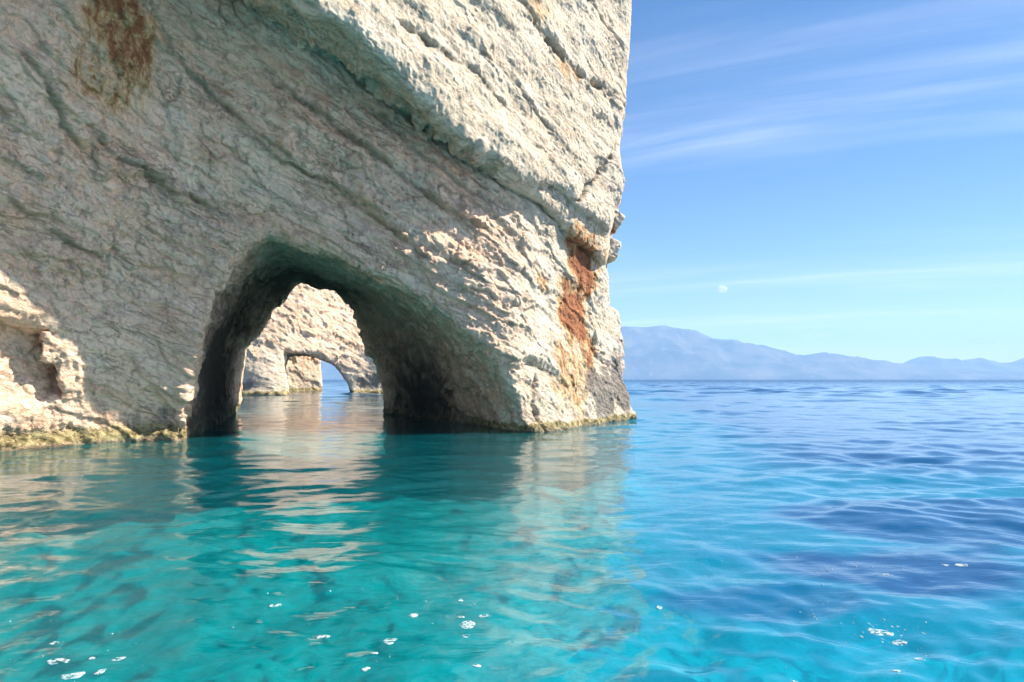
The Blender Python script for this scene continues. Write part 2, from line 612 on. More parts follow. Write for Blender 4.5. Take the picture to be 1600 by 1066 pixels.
def arch_lines():
    # entrance lip: left and right edges as functions of height, on the wall
    el = [(296, 760, 30.3), (296, 690, 30.3), (296, 640, 30.3), (302, 590, 30.3), (313, 545, 30.4), (329, 495, 30.6), (347, 440, 30.9),
          (361, 408, 31.2), (380, 386, 31.5), (412, 368, 32.0), (500, 346, 32.6), (700, 325, 33.0)]
    er = [(836, 760, 34.8), (830, 674, 34.8), (812, 620, 34.8), (785, 570, 34.7), (752, 530, 34.5), (712, 495, 34.4), (660, 463, 34.2),
          (600, 431, 33.7), (540, 402, 33.1), (490, 383, 32.6), (440, 368, 32.2), (390, 356, 31.8), (250, 330, 31.0)]
    xl = [(365, 720, 54.0), (367, 648, 54.0), (369, 600, 54.0), (380, 548, 54.0), (412, 505, 54.0), (436, 470, 54.0), (455, 442, 54.0), (540, 428, 54.0), (640, 420, 54.0)]
    xr = [(604, 720, 53.5), (603, 646, 53.5), (599, 610, 53.5), (583, 570, 53.5), (563, 520, 53.5), (546, 478, 53.5), (522, 449, 53.5), (470, 440, 53.5), (360, 433, 53.5)]
    out = []
    for pts in (el, er, xl, xr):
        P = np.array([at(*p) for p in pts])
        o = np.argsort(P[:, 2])
        P = P[o]
        out.append((P[:, 2], P[:, 0], P[:, 1]))
    return out


def headland():
    h = 0.22
    gx_ = np.arange(-30, 10.5, h)
    gy_ = np.arange(10, 57, h)
    gz_ = np.arange(-3, 31, h)
    X, Y, Z = gx_[:, None, None], gy_[None, :, None], gz_[None, None, :]
    ix = np.clip(np.rint((gx_ - tx[0]) / HX).astype(int), 0, len(tx) - 1)
    iz = np.clip(np.rint((gz_ - tz[0]) / HZ).astype(int), 0, len(tz) - 1)
    ym = TY[np.ix_(ix, iz)][:, None, :]
    yg = TG[np.ix_(ix, iz)][:, None, :]
    # a rough shelf just at the waterline
    shelf = 0.45 * (1 - sstep(gz_, 0.25, 0.65)) + 0.0
    f = ((ym - shelf[None, None, :] - Y) / np.minimum(yg, 3.0)).astype(np.float32)
    # the overhanging slab, its face turned to the sun and its underside a bedding plane
    q0 = RIDGE0
    sl = (RIDGE1 - RIDGE0) / (RIDGE1[0] - RIDGE0[0])
    yb = q0[1] + sl[1] * (gx_ - q0[0])
    zb = q0[2] + sl[2] * (gx_ - q0[0])
    yslab = yb[:, None, None] + 0.12 * (gz_[None, None, :] - zb[:, None, None])
    under = ((X - q0[0]) * BN[0] + (Y - q0[1]) * BN[1] + (Z - q0[2]) * BN[2]).astype(np.float32)
    face = ((yslab - Y) / 1.68).astype(np.float32)
    face = np.maximum(face, (-15.5 - X).astype(np.float32))
    nb = fbm(np.stack([np.repeat(gx_, len(gy_)) * 0.45, np.tile(gy_, len(gx_)) * 0.45, np.full(len(gx_) * len(gy_), 0.5)], 1), 3, 0.42).reshape(len(gx_), len(gy_))
    nf_ = fbm(np.stack([np.repeat(gx_, len(gz_)) * 0.4, np.tile(gz_, len(gx_)) * 0.4, np.full(len(gx_) * len(gz_), 8.5)], 1), 4, 0.6).reshape(len(gx_), len(gz_))
    under = under + 0.34 * nb[:, :, None].astype(np.float32)
    face = face + 0.24 * nf_[:, None, :].astype(np.float32)
    step = at(819, 280, 36.4)
    # first bed stops short near the corner, the bed below it shows there, set back
    lift = 1.55 * sstep(gx_, step[0] - 0.6, step[0] + 2.4)[:, None, None]
    f1 = smax(face, under + lift, 0.30)
    f2 = smax(face + 0.55, np.maximum(under + 0.05, (step[0] - 0.5 - X) * 0.9), 0.30)
    f = smin(f, np.minimum(f1, f2).astype(np.float32), 0.12)
    # right-hand end
    sil = [(990, 760), (988, 655), (977, 620), (970, 560), (965, 500), (962, 487), (948, 478), (944, 420), (948, 400), (958, 330),
           (969, 300), (962, 250), (972, 170), (979, 90), (984, 20), (986, -60), (984, -200)]
    P = np.array([at(a, b, 46.3) for a, b in sil])
    xr_ = np.interp(gz_, P[::1, 2], P[::1, 0])
    f = smax(f, (X - xr_[None, None, :] - 0.10 * (Y - 46.3)).astype(np.float32), 0.35)
    f = np.maximum(f, (Y - (54.3 - 0.02 * X)).astype(np.float32))
    f = np.maximum(f, (Z - (29.0 + 0.05 * X)).astype(np.float32))
    # the tunnel: ruled walls from the entrance lip to the exit
    (lz, lx, ly), (rz, rx, ry), (mz, mx, my), (nz_, nx_, ny_) = arch_lines()
    def wall(z1, x1, y1, z2, x2, y2, sgn):
        ax = np.interp(gz_, z1, x1)[None, None, :]
        ay = np.interp(gz_, z1, y1)[None, None, :] - 0.6
        bx = np.interp(gz_, z2, x2)[None, None, :]
        by = np.interp(gz_, z2, y2)[None, None, :] + 0.6
        ex, ey = bx - ax, by - ay
        ln = np.sqrt(ex * ex + ey * ey)
        return (sgn * ((X - ax) * ey - (Y - ay) * ex) / ln).astype(np.float32)
    wl = wall(lz, lx, ly, mz, mx, my, -1)      # positive left of the left wall
    wr = wall(rz, rx, ry, nz_, nx_, ny_, 1)    # positive right of the right wall
    hole = smax(wl, wr, 0.15)
    # swelling of the chamber half way
    hole = hole - 0.7 * np.exp(-((Y - 43) / 5.0) ** 2).astype(np.float32) * np.exp(-((Z - 6.0) / 2.5) ** 2).astype(np.float32)
    f = smax(f, -hole, 0.10)
    # close the block
    f[0], f[-1], f[:, 0], f[:, -1], f[:, :, 0], f[:, :, -1] = 1, 1, 1, 1, 1, 1
    v, q = surface_nets(f, (gx_[0], gy_[0], gz_[0]), h)
    return v, q, h


def rock_attrs(v, crack, stains, inside=None):
    p = v.astype(np.float32)
    z = v[:, 2]
    wob, wob2 = chunked(lambda a: (fbm(a * 0.7, 3), fbm(a * 0.9 + 3.3, 3)), p)
    algae = 1 - sstep(z, 0.12, 0.75 + 0.35 * wob + 0.55 * sstep(-v[:, 0], 12.0, 15.0))
    grey = (1 - sstep(z, 0.5, 1.9 + 0.9 * wob)) * 0.45
    rust = np.zeros(len(v))
    wet = 1 - sstep(z, 0.04, 0.20 + 0.12 * wob)
    warm = 0.85 * sstep((v - RIDGE0) @ BN, -0.1, 0.8) * (1 - sstep(v[:, 0], -2.5, 2.0)) if v[:, 1].mean() < 60 else np.zeros(len(v))  # wall under the slab painted brighter and warmer, making up for weak shade light
    dark = np.zeros(len(v))
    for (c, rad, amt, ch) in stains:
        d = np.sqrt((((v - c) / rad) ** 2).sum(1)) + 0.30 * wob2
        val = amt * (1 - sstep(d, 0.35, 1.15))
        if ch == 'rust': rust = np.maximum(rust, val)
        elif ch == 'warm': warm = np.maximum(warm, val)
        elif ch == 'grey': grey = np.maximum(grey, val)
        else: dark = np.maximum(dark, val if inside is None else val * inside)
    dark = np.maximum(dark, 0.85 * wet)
    return {'crack': crack, 'algae': algae, 'grey': grey, 'rust': rust, 'warm': warm, 'dark': dark}


# fissures one can follow with the eye: course, depth, width, how proud the upper side is
for pts, depth, width, lip in (
    ([(795, -20), (840, 42), (868, 75), (905, 115), (932, 132), (962, 150)], 0.75, 0.20, 0.10),
    ([(905, -15), (935, 20), (955, 50), (972, 80)], 0.60, 0.16, 0.08),
    ([(600, 20), (655, 55), (700, 92), (745, 115), (775, 150), (805, 178)], 0.22, 0.12, 0.20),
    ([(690, 20), (730, 70), (790, 110), (830, 160), (880, 215)], 0.12, 0.12, 0.14),
    ([(839, 585), (836, 630), (840, 690)], 0.45, 0.13, 0.0),
    ([(895, 322), (925, 290), (945, 262), (966, 228)], 0.45, 0.15, 0.0),
    ([(124, 180), (169, 240), (225, 266), (263, 296), (319, 319), (390, 352)], 0.20, 0.14, 0.42),
    ([(394, 75), (428, 128), (520, 195), (610, 262), (700, 330), (790, 380)], 0.18, 0.14, 0.48),
    ([(355, 185), (430, 245), (520, 290), (610, 360), (700, 432)], 0.16, 0.13, 0.40),
    ([(0, 305), (50, 340), (100, 375), (170, 410)], 0.16, 0.13, 0.34),
    ([(230, 20), (290, 110), (330, 150), (400, 210), (480, 262)], 0.14, 0.13, 0.36),
    ([(20, 60), (70, 130), (95, 190), (140, 250)], 0.12, 0.12, 0.24),
    ([(560, 150), (640, 230), (720, 290), (800, 330)], 0.14, 0.12, 0.30),
):
    FISSURES.append((np.array([on_rock(*p) for p in pts]), depth, width, lip))

NEAR_STAINS_TONES = [
    (on_rock(190, 25), (1.0, 3.5, 2.7), 0.82, 'rust'),
    (on_rock(178, 125), (1.5, 3.5, 1.7), 0.55, 'rust'),
    (on_rock(160, 190), (3.6, 4.0, 4.2), 1.0, 'warm'),
    (on_rock(60, 250), (3.0, 4.0, 3.0), 0.9, 'warm'),
    (on_rock(300, 200), (2.5, 4.0, 2.0), 0.6, 'warm'),
    (on_rock(30, 600), (2.4, 3.5, 2.0), 0.9, 'warm'),
    (on_rock(908, 415), (1.6, 3.2, 2.9), 1.0, 'rust'),
    (on_rock(895, 490), (1.6, 3.2, 2.8), 1.0, 'rust'),
    (on_rock(893, 590), (2.2, 3.4, 3.2), 0.60, 'rust'),
    (on_rock(918, 545), (0.9, 2.4, 2.6), 0.78, 'rust'),
    (on_rock(845, 440), (0.7, 1.6, 0.8), 0.6, 'rust'),
    (on_rock(925, 400), (1.4, 2.2, 2.6), 0.5, 'rust'),
    (on_rock(938, 615), (2.0, 3.4, 2.2), 1.0, 'grey'),
    (on_rock(970, 600), (1.6, 3.4, 3.0), 1.0, 'grey'),
    (on_rock(230, 655), (2.6, 2.4, 1.0), 0.6, 'grey'),
    (at(345, 590, 39.0), (4.6, 15.0, 8.0), 1.0, 'dark'), (at(480, 425, 49.0), (8.0, 8.5, 3.4), 0.85, 'dark'), (at(635, 640, 45.0), (5.5, 9.5, 4.6), 1.0, 'dark'),  # darker tone inside the tunnel
    (on_rock(840, 20), (0.9, 2.5, 1.1), 0.5, 'rust'),
    (on_rock(890, 110), (1.3, 2.5, 0.9), 0.5, 'rust'),
]


def build_headland():
    v, q, h = headland()
    print('nets', len(v), len(q), round(time.time() - T0, 1))
    v = relax(v, q, 0.2)
    # fine where the rock faces the bay or lines the tunnel, coarse on the back and top
    c = v[q].mean(1)
    n = vnormals(v, q)
    cn = n[q].mean(1)
    vd = c - np.array([0, 0, CAM_H])
    row = 592 - FPX * (c[:, 2] - CAM_H) / c[:, 1]
    px = 800 + FPX * c[:, 0] / c[:, 1]
    facing = (cn * vd).sum(1) / np.linalg.norm(vd, axis=1)
    fine = (facing < 0.12) & (row > -70) & (px > -90) & (c[:, 2] > -0.7) & (c[:, 1] < 53.9)
    root = bpy.data.objects.new('sea_cliff', None)
    root.location = (-5, 38, 0)
    COL.objects.link(root)
    tag(root, 'huge cream limestone headland pierced by a large natural arch, rising straight from turquoise water', 'cliff')
    inv = -np.array(root.location)
    # coarse
    vc, qc = compact(v, q[~fine])
    nc, _ = None, None
    nn = vnormals(v, q)
    used = np.unique(q[~fine])
    vc2, cr = relief(vc, nn[used], 1.0, 1.0)
    o = mesh_obj('rear_face', vc2 + inv, qc, ROCK, root, attrs=rock_attrs(vc2, cr, NEAR_STAINS_TONES[:1]))
    # fine: two subdivisions, normals carried along
    vf, qf = compact(v, q[fine])
    nf = nn[np.unique(q[fine])]
    both = np.concatenate([vf, nf], 1)
    for _ in range(2):
        both, qf = subdivide(both, qf)
    vf, nf = both[:, :3], both[:, 3:]
    nf = nf / (np.linalg.norm(nf, axis=1)[:, None] + 1e-9)
    print('fine', len(vf), len(qf), round(time.time() - T0, 1))
    vf, cr = relief(vf, nf, 1.0, 1.0, True)
    # the near-black tone is kept inside the tunnel, off the outer face
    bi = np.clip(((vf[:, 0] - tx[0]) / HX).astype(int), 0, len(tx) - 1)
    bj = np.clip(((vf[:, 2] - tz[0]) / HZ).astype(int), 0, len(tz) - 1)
    at_ = rock_attrs(vf, cr, NEAR_STAINS_TONES, sstep(vf[:, 1] - TY[bi, bj], 0.4, 1.5))
    fz = vf[qf][:, :, 2].mean(1)
    cy = vf[qf].mean(1)
    low = fz < 0.55
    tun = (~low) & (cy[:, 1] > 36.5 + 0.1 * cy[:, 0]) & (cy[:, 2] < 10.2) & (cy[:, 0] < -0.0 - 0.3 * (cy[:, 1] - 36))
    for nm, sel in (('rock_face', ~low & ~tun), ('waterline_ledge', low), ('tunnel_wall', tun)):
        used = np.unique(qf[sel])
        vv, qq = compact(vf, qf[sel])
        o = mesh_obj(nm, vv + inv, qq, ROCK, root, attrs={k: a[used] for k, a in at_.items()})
        if nm == 'waterline_ledge':
            o['label'] = 'yellow brown algae covered ledge along the waterline'
        if nm == 'tunnel_wall':
            o['label'] = 'dark shaded inner wall of the arch'
    return root


CLIFF = build_headland()
print('headland', round(time.time() - T0, 1))

# ------------------------------------------------------------------ sea
def sea_material():
    m, w = new_mat('sea_water')
    pos = w.n('ShaderNodeNewGeometry').outputs['Position']
    sep = w.n('ShaderNodeSeparateXYZ', Vector=pos)
    # ripples finer than the mesh
    p2 = w.n('ShaderNodeMapping', Vector=pos, Rotation=(0, 0, R(-18)), Scale=(0.75, 1.5, 1)).outputs[0]
    h1 = w.noise(p2, 3.6, 4, 0.5, 0.8)
    h2 = w.noise(p2, 0.8, 4, 0.55, 0.4)
    hgt = w.math('ADD', w.math('MULTIPLY', h1, 0.03), w.math('MULTIPLY', h2, 0.05))
    # the open sea beyond the meshed waves is rougher
    h3 = w.math('MULTIPLY', w.noise(p2, 0.22, 5, 0.6, 0.3), w.ramp(sep.outputs[1], 60.0, 700.0))
    hgt = w.math('ADD', hgt, w.math('MULTIPLY', h3, 6.0))
    bump = w.n('ShaderNodeBump', Strength=0.28, Distance=1.0, Height=hgt)
    # how deep the bottom lies: shallow in the cove, deep off the point
    deep = w.n('ShaderNodeAttribute', {'attribute_name': 'deep'}).outputs['Fac']
    off = w.ramp(w.math('ADD', sep.outputs[0], w.math('MULTIPLY', sep.outputs[1], -0.10)), -2.5, 3.0)
    tint = w.mix(deep, w.mix(off, (0.005, 0.73, 0.80), (0.015, 0.86, 1.0)), (0.010, 0.33, 0.64))
    body = w.mix(deep, w.mix(off, (0.0, 0.13, 0.16), (0.0, 0.30, 0.48)), (0.003, 0.055, 0.16))
    tr = w.n('ShaderNodeBsdfTransparent', Color=tint)
    df = w.n('ShaderNodeBsdfDiffuse', Color=body)
    under = w.n('ShaderNodeMixShader', Fac=w.math('ADD', 0.45, w.math('MULTIPLY', deep, 0.45)))
    w.link(tr.outputs[0], under.inputs[1])
    w.link(df.outputs[0], under.inputs[2])
    gl = w.n('ShaderNodeBsdfGlossy', Color=(1, 1, 1), Roughness=0.0, Normal=bump.outputs[0])
    fr = w.n('ShaderNodeFresnel', IOR=1.33, Normal=bump.outputs[0])
    mx = w.n('ShaderNodeMixShader', Fac=fr.outputs[0])
    w.link(under.outputs[0], mx.inputs[1])
    w.link(gl.outputs[0], mx.inputs[2])
    out = w.n('ShaderNodeOutputMaterial')
    w.link(mx.outputs[0], out.inputs[0])
    return m


def deepness(x, y):
    """0 over pale shallow sand in the cove, 1 over deep water and seagrass off the point"""
    x = np.asarray(x, float); y = np.asarray(y, float)
    sh = x.shape
    p = np.stack([x.ravel(), y.ravel(), np.zeros(x.size)], 1)
    n = fbm(p * 0.16 + 2.0, 4).reshape(sh)
    n2 = fbm(p * 0.55 + 9.0, 3).reshape(sh)
    d = sstep(x - 0.16 * y + 1.2 * n, 0.6, 7.0) * sstep(y + 3 * n, 9, 26)          # open water to the right and far out
    d = np.maximum(d, 0.8 * sstep(y, 60, 130))
    for cx, cy, rx, ry, a in ((5.2, 10.2, 2.9, 1.7, 1.0), (7.5, 13.0, 4.5, 2.4, 0.95), (3.0, 8.6, 1.3, 0.9, 0.75), (9.0, 9.0, 2.5, 1.8, 0.8)):
        r = np.sqrt(((x - cx) / rx) ** 2 + ((y - cy) / ry) ** 2) + 0.55 * n + 0.25 * n2
        d = np.maximum(d, a * (1 - sstep(r, 0.55, 1.15)))
    return np.clip(d, 0, 1)


WAVES = []
wr_ = np.random.default_rng(21)
for k in range(70):
    wl = 0.26 * (5.0 / 0.26) ** (wr_.random() ** 1.1)
    th = R(-70) + wr_.normal() * R(55)              # wind from off the point
    a = 0.0030 * wl ** 0.72 / math.sqrt(1)
    WAVES.append((2 * math.pi / wl, math.cos(th), math.sin(th), a * (0.6 + 0.8 * wr_.random()), wr_.random() * 6.283))


CHOP = []
for k in range(26):
    wl = 4.5 * (16.0 / 4.5) ** wr_.random()
    th = R(-80) + wr_.normal() * R(35)
    CHOP.append((2 * math.pi / wl, math.cos(th), math.sin(th), 0.0042 * wl * (0.5 + wr_.random()), wr_.random() * 6.283))


def wave_height(x, y, cell=None):
    x = np.asarray(x, float)
    y = np.asarray(y, float)
    z = np.zeros(np.broadcast(x, y).shape)
    wx = x + 0.35 * np.sin(0.5 * y + 1.0) + 0.2 * np.sin(0.9 * x + 0.4 * y)
    wy = y + 0.35 * np.sin(0.6 * x + 0.3) + 0.15 * np.sin(1.1 * y - 0.5 * x)
    for k, cx, cy, a, ph in WAVES:
        s = np.sin(k * (cx * wx + cy * wy) + ph)
        c = a * (s + 0.25 * (s * s - 0.5))
        if cell is not None:
            c = c * np.clip(6.283 / k / (cell * 3.0) - 0.6, 0, 1)
        z += c
    # longer chop on the open water
    r = np.sqrt(x * x + y * y)
    far_ = sstep(r, 45, 160)
    if np.any(far_ > 0):
        c = np.zeros(z.shape)
        for k, cx, cy, a, ph in CHOP:
            c += a * np.sin(k * (cx * wx + cy * wy) + ph)
        z = z + far_ * c
    # calmer in the lee of the cliff
    lee = 0.65 + 0.35 * sstep(x - 0.10 * y, -6, 6)
    gust = 0.95 + 0.35 * np.sin(0.31 * x + 0.17 * y + 1.3 * np.sin(0.11 * y)) + 0.25 * np.sin(0.21 * y - 0.37 * x + 2.0)
    return z * lee * gust


def build_sea():
    nr, na = 640, 500
    r = 2.2 * (620 / 2.2) ** (np.arange(nr) / (nr - 1))
    ang = np.linspace(R(-46), R(46), na)
    Rr, Aa = np.meshgrid(r, ang, indexing='ij')
    x, y = Rr * np.sin(Aa), Rr * np.cos(Aa)
    cell = np.broadcast_to((r * math.log(620 / 2.2) / (nr - 1))[:, None], x.shape)
    z = wave_height(x, y, cell)
    z *= 1 - sstep(Rr, 480, 620)
    v = np.stack([x, y, z], 2).reshape(-1, 3)
    i, j = np.meshgrid(np.arange(nr - 1), np.arange(na - 1), indexing='ij')
    a = (i * na + j).ravel()
    q = np.stack([a, a + 1, a + na + 1, a + na], 1)
    # the rest of the sea out to the horizon, and behind, in big flat pieces around the near sheet
    n0 = len(v)
    rim = []
    far = 29500.0
    outer = np.concatenate([np.arange(nr) * na,                                 # left edge outwards
                            (nr - 1) * na + np.arange(1, na),                  # far arc
                            (np.arange(nr - 1)[::-1]) * na + na - 1])          # right edge inwards
    inner_arc = np.arange(na)
    ov = v[outer]
    th = np.concatenate([np.full(nr, R(-46)), ang[1:], np.full(nr - 1, R(46))])
    # push outward: fan of far points
    t = np.linspace(R(-175), R(175), len(outer))
    t = np.sign(t) * np.interp(np.abs(t), [0, R(60), R(175)], [0, R(70), R(175)])
    fx, fy = np.sin(t), np.cos(t)
    k = far / np.maximum(np.abs(fx), np.abs(fy))
    # rings further and further out, dropping away with the curve of the earth
    prev = outer
    allv, allq = [v], [q]
    nxt = n0
    m = np.arange(len(outer) - 1)
    for dist in (1000.0, 1900.0, 3000.0, 4500.0, 6500.0, 9500.0, 14000.0, 21000.0, far):
        kk = k * dist / far
        rx, ry = fx * kk, fy * kk
        ring = np.stack([rx, ry, -(rx * rx + ry * ry) / (2 * 6371000.0)], 1)
        idx = nxt + np.arange(len(outer))
        nxt += len(outer)
        allv.append(ring)
        allq.append(np.stack([prev[m], prev[m + 1], idx[m + 1], idx[m]], 1))
        allq.append(np.array([[prev[0], idx[0], idx[-1], prev[-1]]]))        # behind the boat
        prev = idx
    v = np.concatenate(allv)
    qa = np.concatenate(allq)
    w = np.cross(v[qa[:, 2]] - v[qa[:, 0]], v[qa[:, 3]] - v[qa[:, 1]])[:, 2]
    qa[w < 0] = qa[w < 0][:, ::-1]                 # every face looks up
    dp = deepness(v[:, 0], v[:, 1])
    dp[n0:] = 1.0
    o = mesh_obj('sea', v, qa, sea_material(), attrs={'deep': dp})
    tag(o, kind='structure')
    return o


SEA = build_sea()


def build_seabed():
    m, w = new_mat('pale_sand')
    pos = w.n('ShaderNodeNewGeometry').outputs['Position']
    n1 = w.noise(pos, 0.22, 5, 0.6, 0.8)
    n2 = w.noise(pos, 2.6, 5, 0.65, 0.5)
    col = w.mix(w.ramp(n2, 0.3, 0.7), (0.52, 0.49, 0.41), (0.76, 0.73, 0.66))
    # meadows of dark seagrass and bare rock on the sand
    sep = w.n('ShaderNodeSeparateXYZ', Vector=pos)
    g = w.ramp(w.math('ADD', n1, w.math('MULTIPLY', w.n('ShaderNodeAttribute', {'attribute_name': 'deep'}).outputs['Fac'], 0.22)), 0.70, 0.86)
    col = w.mix(w.math('MULTIPLY', g, 0.6), col, (0.10, 0.12, 0.085))
    bs = w.n('ShaderNodeBsdfDiffuse', Color=col)
    out = w.n('ShaderNodeOutputMaterial')
    w.link(bs.outputs[0], out.inputs[0])
    nx, ny = 260, 300
    x = 70 * np.sinh(np.linspace(-2.2, 2.2, nx)) / math.sinh(2.2)
    y = -8 + 168 * (np.linspace(0, 1, ny)) ** 2.0
    X, Y = np.meshgrid(x, y, indexing='ij')
    p = np.stack([X.ravel(), Y.ravel(), np.zeros(X.size)], 1)
    dp = deepness(X, Y).ravel()
    z = -3.0 - 3.5 * dp + 0.8 * fbm(p * 0.12, 3) + 0.35 * fbm(p * 0.5, 3)
    p[:, 2] = np.minimum(z, -1.6)
    i, j = np.meshgrid(np.arange(nx - 1), np.arange(ny - 1), indexing='ij')
    a = (i * ny + j).ravel()
    q = np.stack([a, a + ny, a + ny + 1, a + 1], 1)
    # deep floor beyond
    n0 = len(p)
    big = np.array([(-1500, -1500, -9.5), (1500, -1500, -9.5), (1500, 1500, -9.5), (-1500, 1500, -9.5)], float)
    o = mesh_obj('seabed', np.concatenate([p, big]), np.concatenate([q, [[n0, n0 + 1, n0 + 2, n0 + 3]]]), m, attrs={'deep': np.concatenate([dp, np.ones(4)])})
    tag(o, kind='structure')


build_seabed()
print('sea', round(time.time() - T0, 1))

# ------------------------------------------------------------------ jutting blocks on the corner
def rock_lump(name, size, pos, rot, parent, seed, mat=None, sub=5, amp=0.10, origin=(0, 0, 0), stains=()):
    """an angular block: a rounded box with joints and relief"""
    g = np.array([(x, y, z) for x in (-1, 1) for y in (-1, 1) for z in (-1, 1)], float)
    q = np.array([(0, 1, 3, 2), (4, 6, 7, 5), (0, 4, 5, 1), (2, 3, 7, 6), (0, 2, 6, 4), (1, 5, 7, 3)])
    v = g
    for _ in range(sub):
        v, q = subdivide(v, q)
    r = np.maximum(np.abs(v).max(1), 1e-6)
    nrm = np.linalg.norm(v, axis=1)
    v = v * (0.80 + 0.20 * (r / nrm))[:, None]
    v = v * np.array(size) * 0.5
    from mathutils import Euler
    M = np.array(Euler(rot).to_matrix())
    v = v @ M.T + np.array(pos)
    n = vnormals(v, q)
    v = v + n * (amp * fbm(v * 1.7 + seed, 4) + 0.4 * amp * fbm(v * 5 + seed, 3))[:, None]
    v, cr = relief(v, n, 0.15, 0.5)
    o = mesh_obj(name, v - np.array(origin), q, mat or ROCK, parent, attrs=rock_attrs(v, cr, stains))
    return o


blk = at(946, 345, 45.0)
rust_u = [(blk + np.array([-0.1, -0.2, -0.55]), (1.0, 1.5, 0.55), 0.95, 'rust')]
o = rock_lump('rock_block', (1.9, 2.4, 1.25), blk + np.array([-0.05, 0.7, 0.25]), (R(4), R(32), R(10)), CLIFF, 3.0,
              origin=CLIFF.location, stains=rust_u)
o['label'] = 'upper jutting block with a rusty orange underside on the cliff edge'
blk2 = at(945, 392, 45.0)
rust_u = [(blk2 + np.array([-0.3, -0.2, -0.55]), (0.9, 1.5, 0.45), 0.9, 'rust')]
o = rock_lump('rock_block', (1.25, 1.9, 1.15), blk2 + np.array([0.0, 0.6, 0.1]), (R(-5), R(14), R(22)), CLIFF, 13.0,
              origin=CLIFF.location, stains=rust_u)
o['label'] = 'lower jutting block with a rusty notch beneath it'

